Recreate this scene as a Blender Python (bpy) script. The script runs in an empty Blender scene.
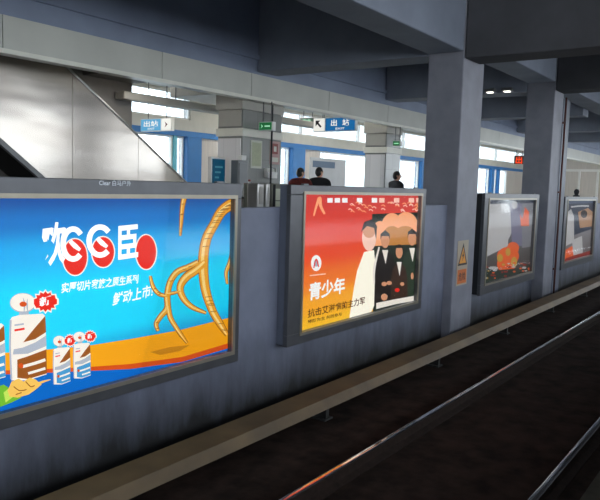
import bpy, bmesh, math, random
from mathutils import Vector, Matrix, Euler
random.seed(7)
S = bpy.context.scene
COL = S.collection

# ------------------------------------------------------------------ camera
FPX = 680.0
CAM = Vector((0.0, 0.0, 2.6))
def _d(x, y): return Vector(((x - 300.0) / FPX, (250.0 - y) / FPX, -1.0))
_A = _d(789, 200).normalized()
_U = _A.cross(_d(-211, 170)).normalized()
if _U.y < 0: _U = -_U
_Y = _U.cross(_A)
ROT = Matrix((_A, _Y, _U))
cd = bpy.data.cameras.new('camera'); cam = bpy.data.objects.new('camera', cd); COL.objects.link(cam)
cd.sensor_width = 36.0; cd.lens = 36.0 * FPX / 600.0; cd.clip_start = 0.05; cd.clip_end = 400
cam.matrix_world = Matrix.Translation(CAM) @ ROT.to_4x4()
S.camera = cam
def ray(x, y): return ROT @ _d(x, y)
def on_x(x, y, v): r = ray(x, y); return CAM + r * (v - CAM.x) / r.x
def on_y(x, y, v): r = ray(x, y); return CAM + r * (v - CAM.y) / r.y

# ------------------------------------------------------------------ materials
def lin(c):
    def f(u):
        u /= 255.0
        return u / 12.92 if u <= 0.04045 else ((u + 0.055) / 1.055) ** 2.4
    return (f(c[0]), f(c[1]), f(c[2]), 1.0)
def new_mat(name):
    m = bpy.data.materials.new(name); m.use_nodes = True
    nt = m.node_tree; b = nt.nodes['Principled BSDF']
    return m, nt, b
def paint(name, rgb, rough=0.6, var=0.12, scale=3.0, metal=0.0, bump=0.0, spec=0.5, stretch=(1, 1, 1)):
    m, nt, b = new_mat(name)
    b.inputs['Roughness'].default_value = rough; b.inputs['Metallic'].default_value = metal
    b.inputs['Specular IOR Level'].default_value = spec
    tc = nt.nodes.new('ShaderNodeTexCoord'); mp = nt.nodes.new('ShaderNodeMapping'); mp.inputs['Scale'].default_value = stretch
    nt.links.new(tc.outputs['Object'], mp.inputs['Vector'])
    nz = nt.nodes.new('ShaderNodeTexNoise'); nz.inputs['Scale'].default_value = scale; nz.inputs['Detail'].default_value = 6
    nt.links.new(mp.outputs['Vector'], nz.inputs['Vector'])
    rp = nt.nodes.new('ShaderNodeValToRGB'); c = lin(rgb)
    rp.color_ramp.elements[0].position = 0.3; rp.color_ramp.elements[1].position = 0.7
    rp.color_ramp.elements[0].color = tuple(v * (1 - var) for v in c[:3]) + (1,)
    rp.color_ramp.elements[1].color = tuple(min(1, v * (1 + var)) for v in c[:3]) + (1,)
    nt.links.new(nz.outputs['Fac'], rp.inputs['Fac']); nt.links.new(rp.outputs['Color'], b.inputs['Base Color'])
    if bump:
        bp = nt.nodes.new('ShaderNodeBump'); bp.inputs['Strength'].default_value = bump; bp.inputs['Distance'].default_value = 0.02
        nt.links.new(nz.outputs['Fac'], bp.inputs['Height']); nt.links.new(bp.outputs['Normal'], b.inputs['Normal'])
    return m
def glow(name, rgb, s=1.0):
    m, nt, b = new_mat(name); c = lin(rgb)
    b.inputs['Base Color'].default_value = tuple(v * 0.25 for v in c[:3]) + (1,)
    b.inputs['Roughness'].default_value = 0.5; b.inputs['Specular IOR Level'].default_value = 0.2
    b.inputs['Emission Color'].default_value = c; b.inputs['Emission Strength'].default_value = s
    return m
def ramp_glow(name, stops, s=1.0, axis='Z', tilt=0.0, spots=0.0):
    """backlit print: colour bands printed up the sheet"""
    m, nt, b = new_mat(name)
    tc = nt.nodes.new('ShaderNodeTexCoord'); sp = nt.nodes.new('ShaderNodeSeparateXYZ')
    nt.links.new(tc.outputs['Generated'], sp.inputs['Vector'])
    fac = sp.outputs[axis]
    if tilt:
        ma = nt.nodes.new('ShaderNodeMath'); ma.operation = 'MULTIPLY_ADD'; ma.inputs[1].default_value = tilt
        nt.links.new(sp.outputs['X'], ma.inputs[0]); nt.links.new(fac, ma.inputs[2]); fac = ma.outputs[0]
    rp = nt.nodes.new('ShaderNodeValToRGB'); rp.color_ramp.interpolation = 'EASE'
    el = rp.color_ramp.elements
    while len(el) < len(stops): el.new(0.5)
    for e, (p, c) in zip(el, stops): e.position = p; e.color = lin(c)
    nt.links.new(fac, rp.inputs['Fac'])
    nt.links.new(rp.outputs['Color'], b.inputs['Emission Color'])
    b.inputs['Emission Strength'].default_value = s
    b.inputs['Base Color'].default_value = (0.03, 0.03, 0.03, 1); b.inputs['Roughness'].default_value = 0.5
    b.inputs['Specular IOR Level'].default_value = 0.2
    return m
def glass(name, tint=(1, 1, 1), refl=1.0, rough=0.02):
    m = bpy.data.materials.new(name); m.use_nodes = True; nt = m.node_tree; nt.nodes.clear()
    out = nt.nodes.new('ShaderNodeOutputMaterial'); mix = nt.nodes.new('ShaderNodeMixShader')
    tr = nt.nodes.new('ShaderNodeBsdfTransparent'); tr.inputs['Color'].default_value = (*tint, 1)
    gl = nt.nodes.new('ShaderNodeBsdfGlossy'); gl.inputs['Roughness'].default_value = rough
    fr = nt.nodes.new('ShaderNodeFresnel'); fr.inputs['IOR'].default_value = 1.45
    ma = nt.nodes.new('ShaderNodeMath'); ma.operation = 'MULTIPLY'; ma.inputs[1].default_value = refl
    nt.links.new(fr.outputs[0], ma.inputs[0]); nt.links.new(ma.outputs[0], mix.inputs['Fac'])
    nt.links.new(tr.outputs[0], mix.inputs[1]); nt.links.new(gl.outputs[0], mix.inputs[2]); nt.links.new(mix.outputs[0], out.inputs['Surface'])
    return m

def wall_mat(name, rgb, dirt=(21, 21, 21), z0=0.2, z1=1.08):
    """painted concrete with grime splashed up its foot in an uneven tide line and vertical streaks"""
    m, nt, b = new_mat(name); b.inputs['Roughness'].default_value = 0.55
    geo = nt.nodes.new('ShaderNodeNewGeometry'); sp = nt.nodes.new('ShaderNodeSeparateXYZ')
    nt.links.new(geo.outputs['Position'], sp.inputs['Vector'])
    mp = nt.nodes.new('ShaderNodeMapping'); mp.inputs['Scale'].default_value = (2.2, 2.2, 0.5)
    nt.links.new(geo.outputs['Position'], mp.inputs['Vector'])
    nz = nt.nodes.new('ShaderNodeTexNoise'); nz.inputs['Scale'].default_value = 1.4; nz.inputs['Detail'].default_value = 8; nz.inputs['Roughness'].default_value = 0.65
    nt.links.new(mp.outputs['Vector'], nz.inputs['Vector'])
    add = nt.nodes.new('ShaderNodeMath'); add.operation = 'MULTIPLY_ADD'; add.inputs[1].default_value = -0.75
    nt.links.new(nz.outputs['Fac'], add.inputs[0]); nt.links.new(sp.outputs['Z'], add.inputs[2])
    mr = nt.nodes.new('ShaderNodeMapRange'); mr.inputs['From Min'].default_value = z0 - 0.37; mr.inputs['From Max'].default_value = z1 - 0.37
    nt.links.new(add.outputs[0], mr.inputs['Value'])
    mx = nt.nodes.new('ShaderNodeMix'); mx.data_type = 'RGBA'
    nt.links.new(mr.outputs['Result'], mx.inputs['Factor'])
    mx.inputs['A'].default_value = lin(dirt)
    rp = nt.nodes.new('ShaderNodeValToRGB'); c = lin(rgb)
    rp.color_ramp.elements[0].position = 0.3; rp.color_ramp.elements[1].position = 0.7
    rp.color_ramp.elements[0].color = tuple(v * 0.86 for v in c[:3]) + (1,); rp.color_ramp.elements[1].color = tuple(v * 1.1 for v in c[:3]) + (1,)
    n2 = nt.nodes.new('ShaderNodeTexNoise'); n2.inputs['Scale'].default_value = 3.0; n2.inputs['Detail'].default_value = 6
    nt.links.new(geo.outputs['Position'], n2.inputs['Vector']); nt.links.new(n2.outputs['Fac'], rp.inputs['Fac'])
    nt.links.new(rp.outputs['Color'], mx.inputs['B']); nt.links.new(mx.outputs['Result'], b.inputs['Base Color'])
    return m

def tile_mat(name, rgb, bw, bh, rough=0.3, mortar=0.75, plane='XZ'):
    m, nt, b = new_mat(name); b.inputs['Roughness'].default_value = rough
    geo = nt.nodes.new('ShaderNodeNewGeometry'); sp = nt.nodes.new('ShaderNodeSeparateXYZ'); cb = nt.nodes.new('ShaderNodeCombineXYZ')
    nt.links.new(geo.outputs['Position'], sp.inputs['Vector'])
    sm = nt.nodes.new('ShaderNodeMath'); sm.operation = 'ADD'
    nt.links.new(sp.outputs['X'], sm.inputs[0]); nt.links.new(sp.outputs['Y'], sm.inputs[1])
    if plane == 'XZ':
        nt.links.new(sm.outputs[0], cb.inputs['X']); nt.links.new(sp.outputs['Z'], cb.inputs['Y'])
    else:
        nt.links.new(sp.outputs['X'], cb.inputs['X']); nt.links.new(sp.outputs['Y'], cb.inputs['Y'])
    br = nt.nodes.new('ShaderNodeTexBrick'); c = lin(rgb); br.offset = 0.0
    br.inputs['Color1'].default_value = c; br.inputs['Color2'].default_value = tuple(v * 0.88 for v in c[:3]) + (1,)
    br.inputs['Mortar'].default_value = tuple(v * mortar for v in c[:3]) + (1,)
    br.inputs['Scale'].default_value = 1.0; br.inputs['Brick Width'].default_value = bw; br.inputs['Row Height'].default_value = bh
    br.inputs['Mortar Size'].default_value = 0.006
    nt.links.new(cb.outputs[0], br.inputs['Vector']); nt.links.new(br.outputs['Color'], b.inputs['Base Color'])
    return m

M = {}
M['wall'] = wall_mat('wall_paint', (124, 128, 146))
M['wall_cap'] = paint('wall_cap', (112, 112, 114), 0.6, 0.15)
M['pillar'] = wall_mat('pillar_paint', (130, 130, 140), z0=-0.1, z1=0.7)
M['beam'] = paint('beam_paint', (132, 138, 152), 0.65, 0.12, 1.5)
M['beam_dark'] = paint('beam_darker', (68, 68, 72), 0.8, 0.18, 1.5)  # darker beam tone, for the track-side crossbeams and the near wall
M['slab'] = paint('slab_paint', (84, 88, 98), 0.8, 0.15, 1.0)
M['upper'] = paint('upper_wall_paint', (140, 150, 172), 0.6, 0.1, 1.2)
M['fascia'] = paint('fascia_panel', (200, 199, 190), 0.45, 0.06, 1.5)
M['fascia_rim'] = paint('fascia_rim', (232, 230, 218), 0.35, 0.05)
M['bed'] = paint('track_bed', (42, 31, 25), 0.95, 0.5, 5.0, bump=0.6, spec=0.1)
M['bed_side'] = paint('track_side_concrete', (70, 68, 58), 0.95, 0.3, 4.0, bump=0.3, spec=0.1)
M['rust'] = paint('rusty_steel', (44, 32, 26), 0.85, 0.3, 14.0, spec=0.2)
M['railtop'] = paint('polished_rail_steel', (238, 238, 238), 0.08, 0.08, 8.0, metal=1.0, stretch=(0.2, 6, 1))
M['cover'] = paint('cover_board', (96, 76, 48), 0.6, 0.3, 2.2, bump=0.1)
M['bracket'] = paint('bracket', (40, 38, 36), 0.7, 0.2)
M['concourse'] = tile_mat('concourse_floor', (170, 168, 160), 0.6, 0.6, 0.25, 0.8, 'XY')
M['near_deck'] = tile_mat('near_platform_floor', (140, 138, 132), 0.6, 0.6, 0.4, 0.8, 'XY')
M['stone'] = tile_mat('grey_stone_cladding', (146, 146, 142), 0.45, 0.62, 0.22)
M['stone_band'] = paint('pale_band', (232, 228, 216), 0.35, 0.05)
M['stone_cap'] = paint('column_cap', (176, 172, 164), 0.5, 0.05)
M['stair_wall'] = paint('stairwell_wall', (112, 108, 104), 0.6, 0.12)
M['dark'] = paint('dark_void', (22, 21, 21), 0.9, 0.2)
M['blue'] = paint('blue_frame', (36, 116, 184), 0.4, 0.06)
M['cyan'] = paint('cyan_frame', (110, 196, 214), 0.4, 0.06)
M['facade_beam'] = paint('facade_beam', (206, 204, 196), 0.6, 0.06)
M['infill'] = paint('infill_panel', (206, 198, 190), 0.6, 0.08, stretch=(8, 8, 0.3))
M['white_metal'] = paint('white_metal', (232, 230, 226), 0.45, 0.04)
M['grey_metal'] = paint('grey_metal', (118, 119, 120), 0.4, 0.1, metal=0.4)
M['frame'] = paint('frame_aluminium', (98, 98, 101), 0.38, 0.08, 6.0, metal=0.6)
M['frame_lip'] = paint('frame_lip', (158, 150, 134), 0.35, 0.06, 6.0, metal=0.6)
M['casing'] = paint('casing_dark', (34, 36, 38), 0.6, 0.12)
M['casing_grey'] = paint('casing_grey', (96, 101, 114), 0.5, 0.1)
M['glass'] = glass('box_glass', refl=0.22, rough=0.07)
M['winglass'] = glass('window_glass', (0.96, 0.99, 1.0), refl=0.8)
M['letter'] = paint('pale_lettering', (210, 214, 220), 0.4, 0.02)
M['ground'] = paint('outside_ground', (190, 190, 186), 0.9, 0.1)
M['skin'] = paint('skin', (206, 156, 128), 0.5, 0.04)
M['hair'] = paint('black_hair', (20, 17, 16), 0.45, 0.2, 30)
M['maroon'] = paint('maroon_cloth', (96, 30, 24), 0.85, 0.6, 34)
M['black'] = paint('black_cloth', (22, 22, 26), 0.85, 0.2)
M['navy'] = paint('dark_trousers', (36, 38, 50), 0.85, 0.2)
M['shoe'] = paint('shoe_leather', (24, 22, 20), 0.4, 0.1)
M['steel'] = paint('brushed_steel', (190, 188, 184), 0.3, 0.08, 10, metal=0.9, stretch=(1, 1, 0.2))
M['lamp'] = glow('tube_light', (255, 250, 240), 16.0)
M['spot'] = glow('spot_light', (255, 250, 240), 2.0)

def stainless():
    m, nt, b = new_mat('stainless_sheet')
    b.inputs['Metallic'].default_value = 1.0
    tc = nt.nodes.new('ShaderNodeTexCoord'); mp = nt.nodes.new('ShaderNodeMapping'); mp.inputs['Scale'].default_value = (0.6, 1, 1.6)
    nt.links.new(tc.outputs['Object'], mp.inputs['Vector'])
    nz = nt.nodes.new('ShaderNodeTexNoise'); nz.inputs['Scale'].default_value = 0.9; nz.inputs['Detail'].default_value = 2
    nt.links.new(mp.outputs['Vector'], nz.inputs['Vector'])
    rp = nt.nodes.new('ShaderNodeValToRGB'); rp.color_ramp.elements[0].color = lin((150, 138, 126)); rp.color_ramp.elements[1].color = lin((206, 200, 194))
    nt.links.new(nz.outputs['Fac'], rp.inputs['Fac']); nt.links.new(rp.outputs['Color'], b.inputs['Base Color'])
    mr = nt.nodes.new('ShaderNodeMapRange'); mr.inputs['To Min'].default_value = 0.18; mr.inputs['To Max'].default_value = 0.30
    nt.links.new(nz.outputs['Fac'], mr.inputs['Value']); nt.links.new(mr.outputs['Result'], b.inputs['Roughness'])
    bp = nt.nodes.new('ShaderNodeBump'); bp.inputs['Strength'].default_value = 0.13; bp.inputs['Distance'].default_value = 0.12
    nt.links.new(nz.outputs['Fac'], bp.inputs['Height']); nt.links.new(bp.outputs['Normal'], b.inputs['Normal'])
    return m
M['stainless'] = stainless()

# ------------------------------------------------------------------ mesh builder
class MB:
    def __init__(s): s.v = []; s.f = []; s.mi = []; s.sm = []
    def add(s, vs, fs, m=0, smooth=False):
        o = len(s.v); s.v += [tuple(p) for p in vs]
        for f in fs: s.f.append([i + o for i in f]); s.mi.append(m); s.sm.append(smooth)
        return s
    def box(s, x0, x1, y0, y1, z0, z1, m=0):
        vs = [(x, y, z) for z in (z0, z1) for y in (y0, y1) for x in (x0, x1)]
        return s.add(vs, [(0, 2, 3, 1), (4, 5, 7, 6), (0, 1, 5, 4), (2, 6, 7, 3), (0, 4, 6, 2), (1, 3, 7, 5)], m)
    def bbox(s, x0, x1, y0, y1, z0, z1, b=0.01, m=0):
        """bevelled box"""
        bm = bmesh.new(); bmesh.ops.create_cube(bm, size=1.0)
        for v in bm.verts: v.co = Vector(((x0 + x1) / 2 + v.co.x * (x1 - x0), (y0 + y1) / 2 + v.co.y * (y1 - y0), (z0 + z1) / 2 + v.co.z * (z1 - z0)))
        bmesh.ops.bevel(bm, geom=bm.edges[:], offset=b, segments=2, affect='EDGES', profile=0.5)
        bm.verts.ensure_lookup_table()
        s.add([v.co[:] for v in bm.verts], [[v.index for v in f.verts] for f in bm.faces], m); bm.free(); return s
    def prism(s, prof, axis, a, b, m=0):
        def P(u, w, t): return (t, u, w) if axis == 'X' else ((u, t, w) if axis == 'Y' else (u, w, t))
        n = len(prof); vs = [P(u, w, a) for u, w in prof] + [P(u, w, b) for u, w in prof]
        fs = [list(range(n))[::-1], list(range(n, 2 * n))] + [(i, (i + 1) % n, n + (i + 1) % n, n + i) for i in range(n)]
        return s.add(vs, fs, m)
    def cyl(s, p0, p1, r0, r1=None, n=12, m=0, smooth=True):
        r1 = r0 if r1 is None else r1; p0 = Vector(p0); p1 = Vector(p1); d = (p1 - p0).normalized()
        a = d.orthogonal().normalized(); b = d.cross(a); vs = []
        for p, r in ((p0, r0), (p1, r1)):
            for i in range(n): t = 2 * math.pi * i / n; vs.append(p + a * (r * math.cos(t)) + b * (r * math.sin(t)))
        s.add(vs, [(i, (i + 1) % n, n + (i + 1) % n, n + i) for i in range(n)], m, smooth)
        return s.add(vs, [list(range(n))[::-1], list(range(n, 2 * n))], m)
    def lathe(s, c, prof, n=16, m=0):
        vs = []
        for r, z in prof:
            for i in range(n): t = 2 * math.pi * i / n; vs.append((c[0] + r * math.cos(t), c[1] + r * math.sin(t), c[2] + z))
        fs = [(k * n + i, k * n + (i + 1) % n, (k + 1) * n + (i + 1) % n, (k + 1) * n + i) for k in range(len(prof) - 1) for i in range(n)]
        s.add(vs, fs, m, True)
        return s.add(vs, [list(range(n))[::-1], [(len(prof) - 1) * n + i for i in range(n)]], m)
    def ell(s, c, r, nu=16, nv=10, m=0, v0=0.0, v1=1.0, rot=None):
        vs = []; c = Vector(c)
        for j in range(nv + 1):
            ph = math.pi * (v0 + (v1 - v0) * j / nv)
            for i in range(nu):
                t = 2 * math.pi * i / nu
                p = Vector((r[0] * math.sin(ph) * math.cos(t), r[1] * math.sin(ph) * math.sin(t), r[2] * math.cos(ph)))
                if rot: p = rot @ p
                vs.append(c + p)
        fs = [(j * nu + i, (j + 1) * nu + i, (j + 1) * nu + (i + 1) % nu, j * nu + (i + 1) % nu) for j in range(nv) for i in range(nu)]
        return s.add(vs, fs, m, True)
    def mesh(s, me, mat=None, m=0, smooth=True):
        vs = [(mat @ v.co if mat else v.co)[:] for v in me.vertices]
        return s.add(vs, [list(p.vertices) for p in me.polygons], m, smooth)
    def build(s, name, mats, parent=None, origin=None, fix=True):
        me = bpy.data.meshes.new(name)
        if parent is not None: origin = world_of(parent)
        if origin is None:
            xs = [p[0] for p in s.v]; ys = [p[1] for p in s.v]; zs = [p[2] for p in s.v]
            origin = Vector(((min(xs) + max(xs)) / 2, (min(ys) + max(ys)) / 2, min(zs)))
        origin = Vector(origin)
        me.from_pydata([tuple(Vector(p) - origin) for p in s.v], [], s.f)
        for m in (mats if isinstance(mats, (list, tuple)) else [mats]): me.materials.append(m)
        me.polygons.foreach_set('material_index', s.mi); me.polygons.foreach_set('use_smooth', s.sm)
        if fix:
            bm = bmesh.new(); bm.from_mesh(me); bmesh.ops.remove_doubles(bm, verts=bm.verts[:], dist=1e-6)
            bmesh.ops.recalc_face_normals(bm, faces=bm.faces[:]); bm.to_mesh(me); bm.free()
        me.update()
        o = bpy.data.objects.new(name, me); COL.objects.link(o)
        if parent is not None: o.parent = parent
        else: o.location = origin
        return o
def world_of(o):
    p = Vector((0, 0, 0))
    while o is not None: p = p + o.location; o = o.parent
    return p
def thing(name, loc, label, cat, group=None):
    o = bpy.data.objects.new(name, None); o.empty_display_size = 0.2; COL.objects.link(o); o.location = loc
    return tag(o, label, cat, group)
def tag(o, label, cat, group=None):
    o['label'] = label; o['category'] = cat
    if group: o['group'] = group
    return o
def struct(o, label=None, cat=None):
    o['kind'] = 'structure'
    if label: o['label'] = label
    if cat: o['category'] = cat
    return o
def text_mesh(body, shear=0.0, bold=0.0):
    c = bpy.data.curves.new('lettering', 'FONT'); c.body = body; c.shear = shear; c.offset = bold; c.resolution_u = 3
    o = bpy.data.objects.new('lettering', c); COL.objects.link(o)
    dg = bpy.context.evaluated_depsgraph_get(); me = bpy.data.meshes.new_from_object(o.evaluated_get(dg))
    bpy.data.objects.remove(o); bpy.data.curves.remove(c)
    return me
def put_text(mb, body, p0, p1, height, m=0, shear=0.0, bold=0.0, up=Vector((0, 0, 1)), lift=Vector((0, 0, 0))):
    """fit lettering on the line p0 -> p1 (bottom left, bottom right), glyph height in metres"""
    me = text_mesh(body, shear, bold); p0 = Vector(p0); p1 = Vector(p1)
    xs = [v.co.x for v in me.vertices]; ys = [v.co.y for v in me.vertices]
    w = max(xs) - min(xs); h = max(ys) - min(ys); e = (p1 - p0)
    vs = [p0 + lift + e * ((v.co.x - min(xs)) / w) + up * (height * (v.co.y - min(ys)) / h) for v in me.vertices]
    mb.add(vs, [list(p.vertices) for p in me.polygons], m); bpy.data.meshes.remove(me)

# ------------------------------------------------------------------ the setting
X0, X1, X2 = -4.0, 10.53, 15.73
XE = 46.0
b = MB().box(X0, XE + 2, -0.2, 4.8, -0.3, 0.0)
struct(b.build('floor_trackbed', M['bed']), 'dark track bed between the rails and the platform wall', 'track bed')
b = MB().box(X0, XE + 2, -0.2, 1.22, 0.0, 0.06)
struct(b.build('floor_walkway', M['bed_side']), 'dull concrete strip beside the outer rail', 'walkway')
b = MB().box(X0, XE + 2, 4.75, 14.5, 0.9, 1.3)
struct(b.build('floor_concourse', M['concourse']), 'tiled platform floor beyond the low wall', 'floor')
b = MB().box(X0, XE + 2, -7.0, -0.2, 0.9, 1.2)
struct(b.build('floor_platform', M['near_deck']), 'platform floor the view is taken from', 'floor')
b = MB().box(X0, XE + 2, -0.35, -0.2, -0.3, 0.9)
struct(b.build('wall_platform_edge', M['wall']), 'face of the near platform', 'wall')
# low wall behind the track
b = MB()
b.box(X0, X1 + 0.2, 4.56, 4.75, 0.0, 2.35)
b.box(X1 + 0.2, XE, 4.65, 4.84, 0.0, 2.33)
struct(b.build('wall_track', M['wall']), 'long grey-blue low wall behind the track carrying the light boxes', 'wall')
# roof slab and beams
b = MB().box(X0, XE + 2, -7.0, 15.2, 6.2, 6.4)
struct(b.build('ceiling', M['slab']), 'dark roof slab over track and platform', 'ceiling')
def beam(name, x0, x1, y0, y1, z0, z1, mat, label):
    o = MB().bbox(x0, x1, y0, y1, z0, z1, 0.02).build(name, mat); return struct(o, label, 'beam')
beam('longitudinal_beam', X0, 10.50, 4.4, 5.02, 4.81, 6.2, M['beam'], 'roof beam above the low wall, left of the nearest pillar')
beam('longitudinal_beam', 11.44, 15.70, 4.4, 5.02, 5.05, 6.2, M['beam'], 'roof beam between the two pillars')
beam('longitudinal_beam', 16.48, XE, 4.4, 5.02, 5.05, 6.2, M['beam'], 'roof beam beyond the farther pillar')
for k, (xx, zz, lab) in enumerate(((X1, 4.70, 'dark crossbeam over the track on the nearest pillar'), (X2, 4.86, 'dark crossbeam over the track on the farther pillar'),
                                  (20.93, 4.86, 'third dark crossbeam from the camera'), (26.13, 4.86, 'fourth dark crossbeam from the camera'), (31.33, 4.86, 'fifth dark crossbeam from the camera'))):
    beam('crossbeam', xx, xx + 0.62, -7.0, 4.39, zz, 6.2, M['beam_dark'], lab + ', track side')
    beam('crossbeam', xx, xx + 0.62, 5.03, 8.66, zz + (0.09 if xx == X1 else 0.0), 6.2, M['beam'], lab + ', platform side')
# upper wall and panelled fascia over the platform edge
b = MB(); b.box(X0, XE, 8.68, 8.90, 4.74, 6.2); b.box(X0, XE, 8.62, 8.68, 5.02, 5.10)
struct(b.build('wall_upper', M['upper']), 'blue-grey upper wall above the pale fascia', 'wall')
b = MB(); xs = [X0, 1.0, 5.19, 8.03, 10.35, 13.1, 15.9, 18.7, 21.5, 24.3, 27.1, 30, 33, 36, 39, 42, XE]
for a, c in zip(xs, xs[1:]): b.bbox(a + 0.006, c - 0.006, 8.66, 8.80, 4.30, 4.74, 0.006)
b.box(X0, XE, 8.64, 8.84, 4.235, 4.30, 1); b.box(X0, XE, 8.70, 8.78, 4.30, 4.735, 2)
struct(b.build('trim_fascia', [M['fascia'], M['fascia_rim'], M['grey_metal']]), 'pale panelled fascia running along the far platform', 'fascia')
# dropped ceiling over the platform
b = MB(); b.box(9.6, XE, 8.92, 14.3, 5.2, 5.28)
struct(b.build('ceiling_concourse', M['fascia']), 'pale dropped ceiling over the far platform', 'ceiling')
b = MB().bbox(11.0, 13.6, 9.0, 11.6, 4.5, 5.19, 0.02)
struct(b.build('ceiling_bulkhead', M['stone_cap']), 'dropped ceiling box beside the nearest clad column', 'ceiling')
# stairwell wall
b = MB().box(X0, on_y(132, 100, 10.75).x, 10.75, 11.1, 1.3, 6.2)
struct(b.build('wall_stairwell', M['stair_wall']), 'grey wall behind the escalator', 'wall')
b = MB().box(X0, X0 + 0.2, 4.75, 14.5, 1.3, 6.2)
struct(b.build('wall_left', M['stair_wall']), 'end wall of the far platform', 'wall')
b = MB().bbox(8.0, on_y(132, 100, 10.75).x - 0.0, 8.95, 10.74, 4.50, 4.70, 0.01)
struct(b.build('ceiling_soffit', M['stair_wall']), 'grey soffit over the foot of the escalator', 'ceiling')
# far facade
YF = 14.3
b = MB()
b.box(9.0, XE, YF, YF + 0.3, 4.06, 4.38)
b.box(9.0, XE, YF, YF + 0.3, 5.15, 6.2); b.box(14.4, 18.6, YF, YF + 0.3, 4.38, 5.15)
b.box(X0, 9.0, YF, YF + 0.3, 1.3, 6.2)
for a, c in ((14.75, 15.72), (20.05, 21.2), (30.1, 31.0), (42.0, XE)): b.box(a, c, YF + 0.05, YF + 0.2, 1.3, 3.9, 1)
struct(b.build('wall_far', [M['facade_beam'], M['infill']]), 'far facade of pale beams and panels', 'wall')
b = MB(); b.box(9.0, XE, YF - 0.04, YF + 0.25, 3.90, 4.06)
for a, c in ((14.17, 14.75), (19.3, 20.05), (29.6, 30.1), (38.9, 39.35), (40.1, 40.3)): b.bbox(a, c, YF - 0.12, YF + 0.25, 1.3, 3.90, 0.02)
struct(b.build('trim_facade', M['blue']), 'blue posts and lintel of the far facade', 'frame')
b = MB().box(25.0, 25.45, YF - 0.05, YF + 0.25, 1.3, 3.9)
struct(b.build('trim_pale_post', M['cyan']), 'pale blue post of the far facade', 'frame')
for n, (a, c, z0, z1) in enumerate(((9.0, 13.74, 1.3, 3.9), (13.86, 14.17, 1.3, 3.9), (15.72, 18.66, 1.3, 3.9), (18.76, 19.3, 1.3, 3.9), (21.2, 25.0, 1.3, 3.9),
                                  (25.45, 29.6, 1.3, 3.9), (31.0, 38.9, 1.3, 3.9), (39.35, 40.1, 1.3, 3.9), (40.3, 42.0, 1.3, 3.9), (18.6, XE, 4.38, 5.15), (9.0, 14.4, 4.38, 5.15))):
    g = MB().box(a, c, YF + 0.12, YF + 0.13, z0, z1).build('window_%d' % (n + 1), M['winglass']); struct(g)
    fr = MB(); t = 0.05
    fr.box(a, c, YF + 0.06, YF + 0.18, z0, z0 + t); fr.box(a, c, YF + 0.06, YF + 0.18, z1 - t, z1)
    fr.box(a, a + t, YF + 0.06, YF + 0.18, z0 + t, z1 - t); fr.box(c - t, c, YF + 0.06, YF + 0.18, z0 + t, z1 - t)
    if n == 9:
        for xx in range(20, 46, 4): fr.box(xx, xx + t, YF + 0.06, YF + 0.18, z0 + t, z1 - t)
    fr.build('window_frame', M['white_metal'], parent=g)
b = MB()
for a in (13.74, 18.66): b.box(a, a + 0.12 if a < 14 else a + 0.1, YF, YF + 0.2, 1.3, 3.9)
struct(b.build('trim_mullion', M['cyan']), 'thin pale mullions between the far panes', 'frame')
# end wall of the platform
b = MB(); b.box(XE - 0.2, XE, 4.9, YF, 1.3, 6.2)
for k in range(8): b.box(XE - 0.3, XE - 0.2, 5.4 + k * 1.1, 5.52 + k * 1.1, 1.3, 4.0, 1)
b.box(XE - 0.32, XE - 0.2, 4.9, YF, 4.0, 4.15, 1)
struct(b.build('wall_end', [M['infill'], M['white_metal']]), 'pale end wall with white posts at the far end', 'wall')
# outside ground
b = MB().box(-30, 90, 14.7, 70, 0.7, 0.9)
struct(b.build('ground', M['ground']), 'pale paved ground outside the station', 'ground')

# unseen enclosure added to shape daylight: back wall with long opening, track end walls
b = MB(); b.box(XE + 2, XE + 2.2, -7.2, 4.8, -0.3, 3.0); b.box(X0, XE, -7.2, -7.0, 1.2, 2.8); b.box(X0, XE, -7.2, -7.0, 5.3, 6.2)
for k in range(9): b.box(X0 + k * 6, X0 + k * 6 + 0.5, -7.2, -7.0, 2.8, 5.3)
b.box(X0 - 0.2, X0, -7.2, 4.8, -0.3, 3.0); b.box(X0 - 0.2, X0, -7.2, 3.8, 3.0, 4.0)
struct(b.build('wall_near_light_block', M['beam_dark']), 'unseen near back wall with openings shaped for daylight, plus added track end walls', 'wall')

# ------------------------------------------------------------------ pillars and clad columns
def pillar(x, w, ztop, label):
    o = MB().bbox(x, x + w, 4.4, 5.02, 0.0, ztop, 0.018).build('pillar', M['pillar'])
    return tag(struct(o), label, 'pillar', 'concrete pillars on the low wall')
pl1 = pillar(X1, 0.89, 6.19, 'broad grey concrete pillar carrying the warning sign between two light boxes')
pl2 = pillar(X2, 0.72, 6.19, 'farther grey concrete pillar with a red-brown pipe on its right edge')
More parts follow.
